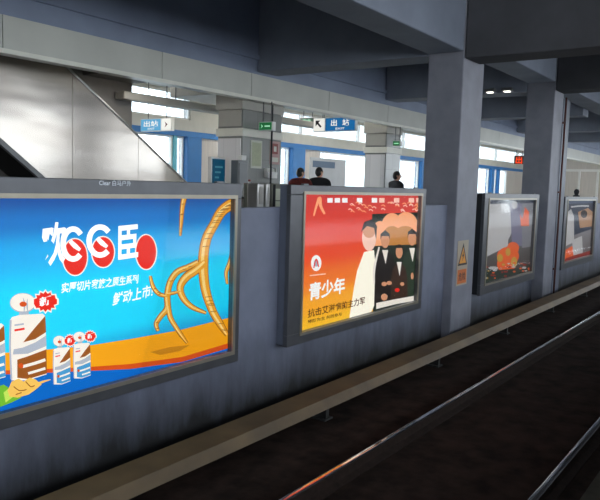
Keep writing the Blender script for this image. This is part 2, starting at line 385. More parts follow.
# pipes on the farther pillar
b = MB(); b.cyl((16.52, 4.36, 0.0), (16.52, 4.36, 4.80), 0.022, n=10)
for z in (0.8, 2.6, 4.2): b.box(16.44, 16.60, 4.36, 4.40, z, z + 0.04)
tag(b.build('conduit_pipe', paint('red_brown_pipe', (84, 44, 38), 0.6, 0.2)), 'thin red-brown pipe running up the farther pillar', 'pipe')
b = MB(); b.bbox(16.57, 17.15, 4.42, 4.60, 0.0, 4.80, 0.02)
tag(b.build('pipe_casing', M['casing_grey']), 'grey upright casing beside the red-brown pipe on the farther pillar', 'pipe casing')
def column(x0, x1, label):
    y0, y1 = 8.92, 9.58
    r = thing('column', ((x0 + x1) / 2, (y0 + y1) / 2, 1.3), label, 'column', 'stone clad columns on the far platform')
    MB().bbox(x0, x1, y0, y1, 1.3, 4.07, 0.015).build('shaft', M['stone'], parent=r)
    MB().bbox(x0 - 0.03, x1 + 0.03, y0 - 0.03, y1 + 0.03, 3.54, 3.70, 0.01).build('band', M['stone_band'], parent=r)
    MB().bbox(x0 - 0.04, x1 + 0.04, y0 - 0.02, y1 + 0.04, 4.07, 5.2, 0.01).build('capital', M['stone_cap'], parent=r)
    MB().bbox(x0 - 0.02, x0 - 0.001, y0 + 0.03, y1 - 0.03, 1.32, 3.50, 0.004).build('lit_side_facing', M['lit_side_pale'], parent=r)['label'] = 'glossy pale panel coloured to look lit, on the end face'
    MB().bbox(x0 - 0.02, x0 - 0.001, y0 + 0.03, y1 - 0.03, 3.74, 4.06, 0.004).build('lit_side_facing', M['stone_cap'], parent=r)  # end faces made paler to carry the light from the escalator side
    return r
M['lit_side_pale'] = tile_mat('lit_side_pale', (240, 236, 236), 0.33, 2.4, 0.15, 0.8)
column(10.42, 11.70, 'wide stone clad column with two notices on its front, nearest to the escalator')
column(16.37, 17.20, 'narrower stone clad column behind the red light box')
column(31.9, 32.9, 'distant stone clad column seen between the two pillars')

# ------------------------------------------------------------------ rails and cover board
def rail(y, label):
    r = thing('rail', (20, y, 0.0), label, 'rail', 'track rails')
    prof = [(-.075, .0), (.075, .0), (.075, .012), (.012, .03), (.012, .108), (.034, .118), (.034, .142), (-.034, .142), (-.034, .118), (-.012, .108), (-.012, .03), (-.075, .012)]
    MB().prism([(y + u, w) for u, w in prof], 'X', X0, XE).build('rail_body', M['rust'], parent=r)
    hp = [(-.034, .1405), (.034, .1405)] + [(.034 * math.cos(math.radians(a)), .141 + .0115 * math.sin(math.radians(a))) for a in range(15, 180, 15)]
    h = MB().prism([(y + u, w) for u, w in hp], 'X', X0, XE).build('rail_head', M['railtop'], parent=r); h['label'] = 'polished running surface'
rail(3.03, 'steel rail nearest the wall, with an orange gleam on its polished top')
rail(1.48, 'outer steel rail at the lower right corner, dull dark')
r = thing('cover_board', (20, 4.05, 0.0), 'long tan cover board running along the foot of the wall', 'cover board')
b = MB().prism([(3.87, .20), (3.93, .295), (4.21, .31), (4.21, .27), (3.95, .26), (3.90, .19)], 'X', X0 + 0.05, XE); b.build('board', M['cover'], parent=r)
for k in range(16):
    x = X0 + 1.2 + k * 3.0
    bb = MB(); bb.box(x, x + 0.06, 4.0, 4.2, 0.0, 0.275); bb.box(x - 0.05, x + 0.11, 3.98, 4.24, 0.0, 0.02); bb.build('bracket', M['bracket'], parent=r)

# ------------------------------------------------------------------ light boxes
class Art:
    """printed artwork laid out on the sheet of one light box"""
    def __init__(s, y): s.y = y; s.mb = MB(); s.mats = []; s.k = 0
    def mat(s, m):
        if m not in s.mats: s.mats.append(m)
        return s.mats.index(m)
    def lift(s): s.k += 1; return -0.00013 * s.k
    def P(s, x, y, l): p = on_y(x, y, s.y); return (p.x, s.y + l, p.z)
    def poly(s, pts, m):
        l = s.lift(); vs = [s.P(x, y, l) for x, y in pts]; s.fill(vs, m)
    def fill(s, vs, m):
        bm = bmesh.new(); q = [bm.verts.new(v) for v in vs]; f = bm.faces.new(q)
        bmesh.ops.triangulate(bm, faces=[f]); bm.verts.index_update()
        s.mb.add([v.co[:] for v in bm.verts], [[v.index for v in t.verts] for t in bm.faces], s.mat(m)); bm.free()
    def ell(s, cx, cy, rx, ry, m, n=28, rot=0.0):
        cr, sr = math.cos(rot), math.sin(rot)
        s.poly([(cx + rx * math.cos(t) * cr - ry * math.sin(t) * sr, cy + rx * math.cos(t) * sr + ry * math.sin(t) * cr) for t in [2 * math.pi * i / n for i in range(n)]], m)
    def brush(s, pts, w, m, dx=0.0, dy=0.0):
        """smooth stroke through pts, w = list of widths in px"""
        l = s.lift(); P = [Vector((x + dx, y + dy)) for x, y in pts]; n = len(P); out = []
        ws = w if isinstance(w, (list, tuple)) else [w] * n
        for i in range(n - 1):
            p0 = P[max(i - 1, 0)]; p1 = P[i]; p2 = P[i + 1]; p3 = P[min(i + 2, n - 1)]
            for j in range(6):
                t = j / 6.0
                q = 0.5 * ((2 * p1) + (p2 - p0) * t + (2 * p0 - 5 * p1 + 4 * p2 - p3) * t * t + (3 * p1 - p0 - 3 * p2 + p3) * t ** 3)
                out.append((q, ws[i] * (1 - t) + ws[i + 1] * t))
        out.append((P[-1], ws[-1])); L = []; R = []
        for i, (q, ww) in enumerate(out):
            d = (out[min(i + 1, len(out) - 1)][0] - out[max(i - 1, 0)][0]); d = d.normalized() if d.length > 0 else Vector((1, 0)); nn = Vector((-d.y, d.x)) * ww / 2
            L.append(s.P(*(q + nn), l)); R.append(s.P(*(q - nn), l))
        k = len(L); s.mb.add(L + R, [(i, i + 1, k + i + 1, k + i) for i in range(k - 1)], s.mat(m))
    def text(s, body, a, c, hpx, m, shear=0.0, bold=0.0):
        l = s.lift(); p0 = Vector(s.P(*a, l)); p1 = Vector(s.P(*c, l)); t = Vector(s.P(a[0], a[1] - hpx, l))
        put_text(s.mb, body, p0, p1, (t - p0).length, s.mat(m), shear, bold)
def starburst(cx, cy, rx, ry, n=14):
    return [(cx + (1.0 if i % 2 else 0.78) * rx * math.cos(math.pi * i / n), cy + (1.0 if i % 2 else 0.78) * ry * math.sin(math.pi * i / n)) for i in range(2 * n)]

def light_box(x0, x1, z0, z1, yf, yb, art, bgmat, label, px, pz0, pz1, casing, plate=None):
    """x0..x1, z0..z1 outer frame; px = sheet x range; art drawn on the sheet"""
    ys = yf + 0.055
    r = thing('advertising_light_box', ((x0 + x1) / 2, yb, z0), label, 'advertising light box', 'light boxes along the track wall')
    c = MB(); c.bbox(x0 + 0.01, x1 - 0.01, yf + 0.06, yb, z0 + 0.01, z1 - 0.005, 0.008); c.build('casing', casing, parent=r)
    f = MB(); a, d = px
    f.bbox(x0, x1, yf, yf + 0.06, pz1, z1, 0.006); f.bbox(x0, x1, yf, yf + 0.06, z0, pz0, 0.006)
    f.bbox(x0, a, yf, yf + 0.06, pz0, pz1, 0.006); f.bbox(d, x1, yf, yf + 0.06, pz0, pz1, 0.006)
    fo = f.build('frame', M['frame'], parent=r)
    t = 0.035; e = MB()
    e.box(a - t, d + t, yf - 0.012, yf + 0.002, pz1, pz1 + t); e.box(a - t, d + t, yf - 0.012, yf + 0.002, pz0 - t, pz0)
    e.box(a - t, a, yf - 0.012, yf + 0.002, pz0, pz1); e.box(d, d + t, yf - 0.012, yf + 0.002, pz0, pz1)
    e.build('frame_lip', M['frame_lip'], parent=fo)['label'] = 'paler inner lip of the frame'
    for xx in (x0 + 0.3, x1 - 0.3): MB().bbox(xx - 0.05, xx + 0.05, yf + 0.012, yf + 0.05, z1 - 0.004, z1 + 0.016, 0.004).build('hinge', M['grey_metal'], parent=fo)
    if plate:
        n = MB(); put_text(n, plate[0], plate[1], plate[2], plate[3], 0, bold=0.01, lift=Vector((0, -0.002, 0)))
        n.build('name_lettering', M['letter'], parent=fo, fix=False)['label'] = 'pale lettering on the top frame'
    MB().box(a, d, yf + 0.010, yf + 0.014, pz0, pz1).build('glass_pane', M['glass'], parent=r)
    bg = art.mat(bgmat); art.mb.add([(a, ys, pz0), (d, ys, pz0), (d, ys, pz1), (a, ys, pz1)], [(0, 1, 2, 3)], bg)
    # keep the print inside the sheet
    bm = bmesh.new(); me = bpy.data.meshes.new('tmp'); me.from_pydata(art.mb.v, [], art.mb.f); me.polygons.foreach_set('material_index', art.mb.mi); bm.from_mesh(me)
    for co, no in (((a, 0, 0), (-1, 0, 0)), ((d, 0, 0), (1, 0, 0)), ((0, 0, pz0), (0, 0, -1)), ((0, 0, pz1), (0, 0, 1))):
        bmesh.ops.bisect_plane(bm, geom=bm.verts[:] + bm.edges[:] + bm.faces[:], plane_co=co, plane_no=no, clear_outer=True, dist=1e-5)
    bm.verts.index_update(); m2 = MB()
    m2.v = [v.co[:] for v in bm.verts]; m2.f = [[v.index for v in f_.verts] for f_ in bm.faces]; m2.mi = [f_.material_index for f_ in bm.faces]; m2.sm = [False] * len(m2.f)
    bm.free(); bpy.data.meshes.remove(me)
    m2.build('poster', art.mats, parent=r, fix=False)
    return r

W = glow('print_white', (250, 252, 250), 1.0); RED = glow('print_red', (226, 40, 26), 1.0)
# --- blue poster
YB = 4.40
art = Art(YB + 0.055)
gold = glow('print_gold', (232, 160, 42), 1.0); golddk = glow('print_gold_dark', (150, 88, 22), 1.0); goldlt = glow('print_gold_light', (250, 214, 130), 1.0)
orange = glow('print_orange', (238, 160, 20), 1.0); orange2 = glow('print_orange_red', (208, 78, 22), 1.0); orange3 = glow('print_orange_shade', (196, 128, 22), 1.0)
brown = glow('print_brown', (150, 84, 30), 1.0); grey = glow('print_grey', (170, 178, 190), 1.0); cream = glow('print_cream', (240, 232, 220), 1.0)
green = glow('print_green', (110, 180, 50), 1.0); yel = glow('print_tan', (238, 190, 90), 1.0); pblue = glow('print_pale_blue', (70, 150, 200), 1.0)
deep = glow('print_deep_blue', (4, 100, 190), 1.0)
ghalo = glow('print_cyan_glow', (30, 206, 244), 1.0)
art.poly([(-80, 372), (60, 372), (88, 371), (130, 368), (182, 361), (236, 344), (240, 420), (-80, 470)], deep)
art.poly([(-60, 356), (20, 352), (86, 346), (130, 339), (180, 330), (236, 316), (236, 345), (229, 348), (182, 362), (130, 369), (88, 371), (20, 374), (-60, 376)], orange2)
art.poly([(-60, 356), (20, 352), (86, 346), (130, 339), (180, 330), (236, 316), (236, 340), (229, 343), (182, 357), (130, 364), (88, 367), (20, 370), (-60, 372)], orange)
art.poly([(150, 352), (170, 347), (190, 345), (180, 351), (160, 355)], orange3)
# headline: red discs with white brushed characters
for cx, cy, rx, ry in ((75, 257, 12, 18), (103, 252, 11, 15), (146, 252, 10, 17)):
    art.ell(cx, cy, rx + 1.2, ry + 1.2, cream); art.ell(cx, cy, rx, ry, RED)
art.text('\u6b22', (40, 268), (66, 263), 44, W, shear=0.1, bold=0.03)
for cx, cy, rx, ry in ((73, 244, 10, 15), (100, 241, 11, 14)):
    art.brush([(cx + rx * math.cos(t), cy + ry * math.sin(t)) for t in [math.radians(-40 - k * 25) for k in range(12)]], 5.5, W)
    art.brush([(cx - 3, cy - 3), (cx + 2, cy + 2), (cx + 7, cy + 6)], [4, 5, 3], W)
art.text('\u81e3', (118, 260), (138, 257), 34, W, bold=0.03)
art.text('\u5b9e\u539a\u5207\u7247\u5bb6\u65cf\u4e4b\u539f\u751f\u7cfb\u5217', (61, 293.5), (138.5, 283.5), 10.6, W, shear=0.12, bold=0.022)
art.text('\u9c9c\u52a8\u4e0a\u5e02!', (112.5, 306.5), (153, 296.5), 13.5, W, shear=0.15, bold=0.022)
# ginseng roots
roots = [([(240, 202), (230, 205), (221, 212), (214, 224), (206, 240), (203, 262), (205, 288), (212, 310), (220, 324), (227, 335)], [10, 10, 9, 8, 8.5, 9, 8, 7, 6, 3]),
         ([(205, 262), (196, 270), (186, 277), (180, 287), (183, 298), (192, 307), (206, 313)], [6, 7, 7, 6, 5, 4, 1.5]),
         ([(198, 262), (188, 267), (177, 272), (170, 282), (167, 296), (167, 308), (160, 317), (156, 324), (158, 331)], [4, 4.5, 5, 5, 5, 5, 4, 3.5, 2]),
         ([(168, 306), (170, 317), (175, 326), (181, 335), (187, 343)], [4, 4, 3.5, 3, 1]),
         ([(150, 276), (153, 287), (159, 294), (167, 296)], [1.5, 3, 3, 2]), ([(166, 294), (173, 293), (180, 291)], [2, 2, 1]),
         ([(184, 197), (182, 208), (181, 222), (180, 236)], [4.5, 3.5, 2.5, 1]),
         ([(233, 250), (230, 262), (226, 272), (227, 284)], [4, 3.5, 2.5, 1])]
for p, w in roots:
    art.brush(p, [q + 1.6 for q in w], golddk)
for p, w in roots:
    art.brush(p, w, gold); art.brush(p, [q * 0.35 for q in w], goldlt, dx=-0.8, dy=-0.4)
random.seed(3)
for k in range(40):
    p, w = roots[0] if k % 2 else roots[k % len(roots)]
    i = random.randrange(len(p) - 1); t = random.random(); x = p[i][0] * (1 - t) + p[i + 1][0] * t; y = p[i][1] * (1 - t) + p[i + 1][1] * t; ww = w[i] * 0.4
    art.brush([(x - ww, y + 0.4), (x, y), (x + ww, y - 0.2)], 0.6, golddk)
# packs
def pack(x0, y0, x1, y1, lower, star=True):
    w = x1 - x0; h = y1 - y0; X = lambda u: x0 + u * w; Z = lambda u: y0 + u * h
    art.poly([(X(.30), Z(.15)), (X(.48), Z(.15)), (X(.56), Z(.28)), (X(.22), Z(.28))], grey)
    art.ell(X(.36), Z(.10), .37 * w, .115 * h, grey); art.ell(X(.355), Z(.096), .345 * w, .105 * h, cream)
    art.poly([(X(.0), Z(.30)), (X(.06), Z(.265)), (X(.28), Z(.24)), (X(.52), Z(.235)), (X(.9), Z(.225)), (X(.97), Z(.25)), (X(1.0), Z(.5)), (X(1.02), Z(.93)), (X(.5), Z(1.0)), (X(.04), Z(1.0)), (X(-.01), Z(.6))], cream)
    art.brush([(X(.02), Z(.3)), (X(.0), Z(.6)), (X(.04), Z(.99))], 0.05 * w, grey)
    art.poly([(X(.98), Z(.25)), (X(.75), Z(.36)), (X(.55), Z(.46)), (X(.36), Z(.56)), (X(.7), Z(.52)), (X(1.0), Z(.44))], brown)
    art.poly([(X(1.0), Z(.48)), (X(.7), Z(.56)), (X(.35), Z(.62)), (X(.1), Z(.64)), (X(.08), Z(.70)), (X(.5), Z(.69)), (X(1.01), Z(.60))], grey)
    art.poly([(X(1.01), Z(.64)), (X(.5), Z(.72)), (X(.2), Z(.76)), (X(.2), Z(.97)), (X(.5), Z(.985)), (X(1.02), Z(.92))], lower)
    art.brush([(X(.35), Z(.84)), (X(.7), Z(.80)), (X(.98), Z(.76))], 0.035 * h, cream); art.brush([(X(.5), Z(.92)), (X(.75), Z(.89)), (X(.98), Z(.86))], 0.03 * h, cream)
    art.ell(X(.3), Z(.83), .07 * w, .03 * h, orange2); art.brush([(X(.12), Z(.42)), (X(.4), Z(.40))], 0.025 * h, RED); art.brush([(X(.12), Z(.36)), (X(.38), Z(.345))], 0.02 * h, grey)
    art.brush([(X(.36), Z(.04)), (X(.40), Z(.12)), (X(.38), Z(.22))], [0.3, 0.06 * w, 0.4], grey); art.brush([(X(.48), Z(.05)), (X(.47), Z(.13)), (X(.5), Z(.23))], [0.3, 0.05 * w, 0.4], grey); art.ell(X(.36), Z(.115), .1 * w, .03 * h, orange2)
    if star:
        sx, sy = X(.98), Z(.085); art.poly(starburst(sx, sy, .38 * w, .145 * h), cream); art.poly(starburst(sx, sy, .33 * w, .12 * h), RED)
        art.text('\u65b0', (sx - .17 * w, sy + .065 * h), (sx + .17 * w, sy + .03 * h), .11 * h, W, bold=0.03)
pack(-32, 306, 4, 382, pblue, star=False)
pack(9, 294, 45, 380, brown)
pack(52, 336, 69, 384, pblue); pack(72, 332, 89, 378, pblue)
art.poly([(-20, 392), (2, 384), (12, 390), (20, 397), (10, 402), (-6, 408), (-25, 404)], green)
art.poly([(2, 392), (8, 387), (12, 396), (4, 402)], glow('print_leaf', (190, 220, 90), 1.0))
art.poly([(6, 390), (10, 381), (17, 378), (22, 381), (28, 377), (34, 379), (40, 384), (34, 389), (27, 394), (16, 397), (8, 396)], yel)
for p in ([(12, 386), (18, 390), (25, 389)], [(24, 381), (29, 386), (33, 385)], [(14, 394), (20, 392)]): art.brush(p, 1.0, golddk)
art.brush([(34, 384), (42, 381), (49, 379)], [3, 2, 0.6], yel)
blue_bg = ramp_glow('print_blue_sheet', [(0.0, (6, 96, 178)), (0.12, (10, 118, 196)), (0.30, (0, 204, 242)), (0.52, (0, 206, 246)), (0.72, (0, 164, 230)), (0.87, (4, 110, 190)), (1.0, (2, 68, 146))], 1.15, tilt=-0.03)
light_box(1.75, 5.15, 0.81, 2.60, YB, 4.56, art, blue_bg, 'bright blue light box with ginseng roots and drink packs, foremost on the wall', (1.87, 5.045), 0.93, 2.45, M['casing_grey'],
          ('Clear \u767d\u9a6c\u6237\u5916', on_y(99, 185.6, YB), on_y(131, 186.2, YB), 0.046))
# --- red and orange poster
art = Art(YB + 0.055)
dk = glow('print_dark_green', (28, 40, 30), 1.0); dk2 = glow('print_black', (24, 18, 16), 1.0); face = glow('print_skin', (214, 150, 112), 1.0); pinkw = glow('print_pink', (250, 206, 186), 1.0)
ink = glow('print_ink', (84, 40, 20), 1.0); dress = glow('print_dress', (252, 246, 226), 1.1); peach = glow('print_peach', (250, 170, 120), 1.0); tan = glow('print_ochre', (196, 130, 60), 1.0)
art.poly([(372, 214), (424, 212), (424, 318), (373, 318)], dk)

for q in ((380, 236, 9, 15), (392, 228, 11, 15), (406, 226, 12, 14), (418, 234, 9, 14)): art.ell(*q, peach)
for q in ((392, 236, 9, 10), (405, 238, 12, 12), (418, 242, 8, 9)): art.ell(*q, tan)
art.poly([(374, 246), (424, 244), (424, 270), (374, 270)], dk)
art.poly([(364, 252), (357, 271), (354, 287), (353, 300), (349, 320), (368, 318), (374, 306), (375.5, 268), (374, 250)], dress)
art.ell(369, 238, 7, 13, pinkw); art.ell(369, 230, 6.5, 8, face); art.poly([(361, 232), (364, 222), (372, 219), (377, 226), (376, 240), (374, 228), (367, 226)], dk2)
jk = [glow('print_jacket_green', (44, 58, 44), 1.0), glow('print_jacket_black', (30, 24, 22), 1.0), glow('print_jacket_brown', (58, 40, 30), 1.0)]
for (cx, hy, s_), mj in zip(((412, 238, 0.95), (385, 240, 1.0), (399, 252, 0.8)), jk):
    art.poly([(cx - 11 * s_, 304), (cx - 10 * s_, hy + 26), (cx - 8 * s_, hy + 17), (cx - 3 * s_, hy + 11), (cx + 3 * s_, hy + 11), (cx + 8 * s_, hy + 16), (cx + 10 * s_, hy + 25), (cx + 11 * s_, 302)], mj)
    art.poly([(cx - 3 * s_, hy + 10), (cx + 3 * s_, hy + 10), (cx + .5, hy + 24)], cream)
    art.ell(cx, hy, 4.3 * s_, 8 * s_, face); art.poly([(cx - 4.8 * s_, hy), (cx - 4.6 * s_, hy - 6), (cx, hy - 10 * s_), (cx + 4.6 * s_, hy - 6), (cx + 4.8 * s_, hy), (cx + 3.4 * s_, hy - 4), (cx - 3.4 * s_, hy - 4)], dk2)
art.ell(384, 284, 2.6, 2.2, face); art.ell(389, 283, 2.6, 2.0, face); art.ell(402, 284, 2.0, 1.8, face); art.ell(412, 276, 1.4, 3.4, face); art.ell(397, 290, 2.4, 2, RED)
art.brush([(379, 247), (374, 268), (374, 284)], [1.5, 2.5, 1.2], cream)
art.poly([(376, 303), (396, 299), (424, 294), (424, 299), (396, 304), (376, 309)], cream)
art.ell(384, 297, 3.2, 3.4, face)
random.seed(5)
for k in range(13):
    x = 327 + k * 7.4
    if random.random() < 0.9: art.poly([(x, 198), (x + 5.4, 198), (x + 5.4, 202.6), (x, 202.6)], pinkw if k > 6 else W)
for k in range(34):
    x = 346 + random.random() * 72; y = 203 + random.random() * 9; art.brush([(x, y), (x + 2, y - 1), (x + 4, y + 0.6)], 0.9, pinkw if k % 2 else peach)
art.brush([(324, 214), (320, 206), (319, 198), (316, 205), (313, 216)], [2, 3, 3.4, 2.4, 1.5], peach)
art.ell(315.5, 263, 5.2, 8, W); art.ell(315.5, 263, 2.4, 3.6, grey); art.brush([(313, 268), (315.5, 259), (318, 267)], 1.2, RED)
art.brush([(309, 275.6), (317, 274.6), (325, 273.8)], 1.1, pinkw)
art.text('\u9752\u5c11\u5e74', (308, 301), (344, 293), 18, W, bold=0.03)
art.text('\u6297\u51fb\u827e\u6ecb\u75c5\u7684\u4e3b\u529b\u519b', (307, 318), (364, 304), 8.6, ink, bold=0.02)
art.text('\u9884\u9632\u4e3a\u4e3b \u5171\u540c\u53c2\u4e0e', (307, 323.6), (341, 315.5), 3.6, ink, bold=0.02)
red_bg = ramp_glow('print_red_sheet', [(0.0, (246, 190, 36)), (0.18, (246, 166, 32)), (0.36, (240, 116, 24)), (0.56, (232, 68, 20)), (0.75, (224, 52, 26)), (1.0, (206, 40, 30))], 1.15)
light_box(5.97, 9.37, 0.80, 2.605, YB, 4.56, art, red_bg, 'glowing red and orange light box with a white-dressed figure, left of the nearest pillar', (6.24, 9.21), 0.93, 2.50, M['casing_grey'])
# --- dim poster between the pillars
YC = 4.40
art = Art(YC + 0.055)
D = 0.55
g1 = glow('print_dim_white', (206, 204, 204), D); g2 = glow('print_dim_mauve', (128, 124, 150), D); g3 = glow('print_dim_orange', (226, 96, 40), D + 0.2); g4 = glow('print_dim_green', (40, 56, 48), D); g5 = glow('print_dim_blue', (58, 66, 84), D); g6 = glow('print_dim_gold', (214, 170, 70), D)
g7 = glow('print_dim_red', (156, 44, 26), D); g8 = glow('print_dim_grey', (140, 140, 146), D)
art.ell(498, 222, 15, 24, g1); art.poly([(484, 206), (504, 205), (509, 212), (508, 246), (484, 258)], g1)
art.poly([(510, 203), (517, 200), (524, 206), (522, 246), (512, 246)], g2)
art.poly([(522, 204), (536, 202), (534, 246), (522, 248)], g8)
art.poly([(521, 226), (520, 214), (523, 220), (525, 207), (527, 219), (529, 212), (529, 226)], g3)
art.ell(508, 256, 11, 9, g3); art.ell(506, 264, 9, 9, g3); art.ell(513, 248, 6, 6, g3)
for q in ((500, 258, 3, 4), (514, 262, 3, 5), (508, 252, 2.5, 4)): art.ell(*q, g6)
art.poly([(480, 268), (500, 270), (520, 268), (534, 262), (534, 290), (478, 298)], g4)
random.seed(11)
for k in range(34):
    x = 485 + random.random() * 46; y = 265 + random.random() * 15 - (x - 485) * 0.08; art.ell(x, y, 0.8 + random.random() * 1.6, 0.6 + random.random() * 0.8, random.choice([g1, g3, g6, g7, g7, g3]), n=8)
art.ell(493, 268, 5, 1.6, g1, n=12)
art.poly([(486, 197), (534, 198), (534, 203), (486, 204)], g5)
art.ell(514, 205, 3, 4, g1, n=14)
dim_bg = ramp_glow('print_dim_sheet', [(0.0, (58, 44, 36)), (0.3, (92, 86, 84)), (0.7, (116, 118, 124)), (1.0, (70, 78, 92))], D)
light_box(11.80, 15.05, 0.71, 2.56, YC, 4.65, art, dim_bg, 'unlit light box with an orange and white poster, between the two pillars', (12.03, 14.82), 0.90, 2.44, M['casing'])
# --- farthest poster
art = Art(YC + 0.055)
art.poly([(566, 204), (600, 203), (600, 226), (566, 238)], g5)
art.poly([(566, 214), (571, 209), (574, 216), (574, 242), (566, 246)], g1)
art.poly([(578, 212), (588, 208), (595, 214), (594, 226), (580, 228)], glow('print_dim_tan', (196, 150, 112), D)); art.ell(584, 214, 3.4, 4, glow('print_dim_hair', (48, 36, 32), D), n=12)
art.brush([(571, 207), (580, 206), (589, 206)], 1.5, g1)
art.poly([(562, 252), (572, 246), (578, 256), (574, 264), (560, 270)], g3)
art.poly([(572, 240), (582, 236), (583, 256), (574, 262)], g1); art.poly([(556, 262), (575, 255), (596, 249), (596, 256), (558, 271)], g7)
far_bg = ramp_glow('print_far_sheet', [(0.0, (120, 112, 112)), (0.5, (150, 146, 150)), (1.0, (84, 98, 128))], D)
light_box(17.18, 20.62, 0.72, 2.52, YC, 4.65, art, far_bg, 'farthest unlit light box, beyond the pillar with the pipe', (17.45, 20.35), 0.90, 2.42, M['casing'])
tag(MB().lathe((18.6, 4.5, 2.521), [(0.085, 0), (0.085, 0.03), (0.045, 0.05), (0.06, 0.09), (0.068, 0.14), (0.045, 0.185), (0.01, 0.2)], 14).build('black_camera_dome', M['casing']), 'small black knob standing on the farthest light box', 'knob')

# ------------------------------------------------------------------ warning sign on the nearest pillar
r = thing('warning_sign', (10.85, 4.4, 1.2), 'orange warning triangle plate on the nearest pillar', 'sign')
MB().bbox(10.66, 11.12, 4.392, 4.398, 1.00, 1.76, 0.002).build('plate', paint('sign_plate', (176, 160, 140), 0.5, 0.05), parent=r)
a = MB(); Yw = 4.390
def tri(mb, cx, z0, w, h, y, m): mb.add([(cx - w / 2, y, z0), (cx + w / 2, y, z0), (cx, y, z0 + h)], [(0, 1, 2)], m)
tri(a, 10.89, 1.34, 0.40, 0.38, Yw, 0); tri(a, 10.89, 1.375, 0.29, 0.275, Yw - 0.001, 1)
bolt = [(10.90, 1.60), (10.85, 1.49), (10.885, 1.49), (10.87, 1.40), (10.935, 1.52), (10.90, 1.52)]
a.add([(x, Yw - 0.002, z) for x, z in bolt], [(0, 1, 2, 5), (5, 2, 3, 4)], 0)
a.build('triangle', [paint('sign_black', (40, 30, 24), 0.5), paint('sign_amber', (226, 148, 40), 0.5, 0.05)], parent=r, fix=False)
a = MB(); a.box(10.70, 11.08, Yw, Yw + 0.002, 1.03, 1.27); put_text(a, '\u5371\u9669', (10.74, Yw - 0.002, 1.08), (11.04, Yw - 0.002, 1.08), 0.14, 1, bold=0.02)
a.build('text_panel', [paint('sign_orange', (206, 108, 40), 0.5, 0.05), paint('sign_ink', (70, 30, 16), 0.5)], parent=r, fix=False)

# ------------------------------------------------------------------ escalator
r = thing('escalator', (6.9, 10.1, 1.3), 'stainless clad escalator slanting up behind the blue light box', 'escalator')
EY = 9.66; EW = 10.70
ta = on_y(75, 75, EY); tb = on_y(185, 182, EY); ba = on_y(0, 133, EY); bb_ = on_y(50, 182, EY)
sl = (ta.z - tb.z) / (tb.x - ta.x); sb_ = 0.5 * (sl + (ba.z - bb_.z) / (bb_.x - ba.x))
def ztop(x): return tb.z + sl * (tb.x - x)
def zbot(x): return bb_.z + sb_ * (bb_.x - x)
xa = 4.6; xb = (tb.z - 1.3) / sl + tb.x; xc = bb_.x + (bb_.z - 1.3) / sb_
cl = MB()
# cladding in sheets with fine joints
def side(y0, y1):
    cuts = [xa, 5.5, 7.0, 8.4, 9.6, xb]
    for p, q in zip(cuts, cuts[1:]):
        p2, q2 = p + 0.004, q - 0.004
        pts = [(p2, max(1.3, zbot(p2)))]
        if p2 < xc < q2: pts.append((xc, 1.3))
        pts += [(q2, max(1.3, zbot(q2)))]
        if ztop(q2) - pts[-1][1] > 0.01: pts.append((q2, ztop(q2)))
        pts.append((p2, ztop(p2)))
        cl.prism(pts, 'Y', y0, y1)
side(EY, EY + 0.03); side(EW - 0.03, EW)
cl.build('side_cladding', M['stainless'], parent=r)
u = MB().prism([(xa, zbot(xa) + 0.01), (xc - 0.02, 1.31), (xb - 0.35, 1.31), (xa, ztop(xa) - 0.75)], 'Y', EY + 0.03, EW - 0.03); u.build('truss', M['dark'], parent=r)['label'] = 'dark underside'
ed = MB().prism([(xa, zbot(xa) - 0.10), (xc - 0.3, zbot(xc - 0.3) - 0.10), (xc - 0.3, zbot(xc - 0.3) + 0.0), (xa, zbot(xa) + 0.0)], 'Y', EY - 0.02, EY + 0.05); ed.build('lower_trim', M['grey_metal'], parent=r)
for y in (EY + 0.015, EW - 0.015): MB().cyl((xa, y, ztop(xa)), (xb, y, 1.32), 0.028, n=10).build('handrail', M['steel'], parent=r)
for k in range(16):
    x = xb - 0.9 - k * 0.4
    if x > xa + 0.5: MB().box(x - 0.4, x, EY + 0.04, EW - 0.04, ztop(x) - 0.80, ztop(x) - 0.60).build('step', M['grey_metal'], parent=r)

# ------------------------------------------------------------------ duct, lamps
b = MB(); p = on_y(119, 91, 10.6); q = on_y(119, 99, 10.6)
b.bbox(p.x, 16.2, 10.45, 10.72, q.z, p.z, 0.02)
d = thing('cable_tray', (12, 10.6, q.z), 'grey duct hung under the ceiling behind the fascia', 'duct')
b.build('duct_body', M['stone_cap'], parent=d)
for x in (10.2, 13.9, 15.8): MB().cyl((x, 10.585, p.z), (x, 10.585, 5.2), 0.012, n=6).build('hanger', M['grey_metal'], parent=d)
tubes = [(8.05, 9.3, 9.7, 'bright strip lamp under the soffit above the escalator foot'), (9.9, 12.7, 12.2, 'strip lamp on the ceiling nearest the escalator'), (14.6, 17.4, 12.6, 'strip lamp on the ceiling above the hanging signs'), (19, 21.8, 12.6, 'strip lamp on the ceiling past the second column'),
         (15.0, 17.8, 10.0, 'added fill lamp on the ceiling over the gap between the two clad columns'), (20.0, 22.8, 10.0, 'added fill lamp on the ceiling near the track side, past the second column'), (41, 43.8, 10.0, 'added fill lamp on the ceiling by the end wall'), (24, 26.8, 12.6, 'strip lamp on the ceiling midway down the platform'), (33, 35.8, 10.0, 'added fill lamp on the ceiling near the distant clad column'), (30, 32.8, 12.6, 'strip lamp on the ceiling far down the platform'), (36, 38.8, 12.6, 'farthest strip lamp on the platform ceiling')]  # track-side row is added, unseen, to brighten the concourse and end wall
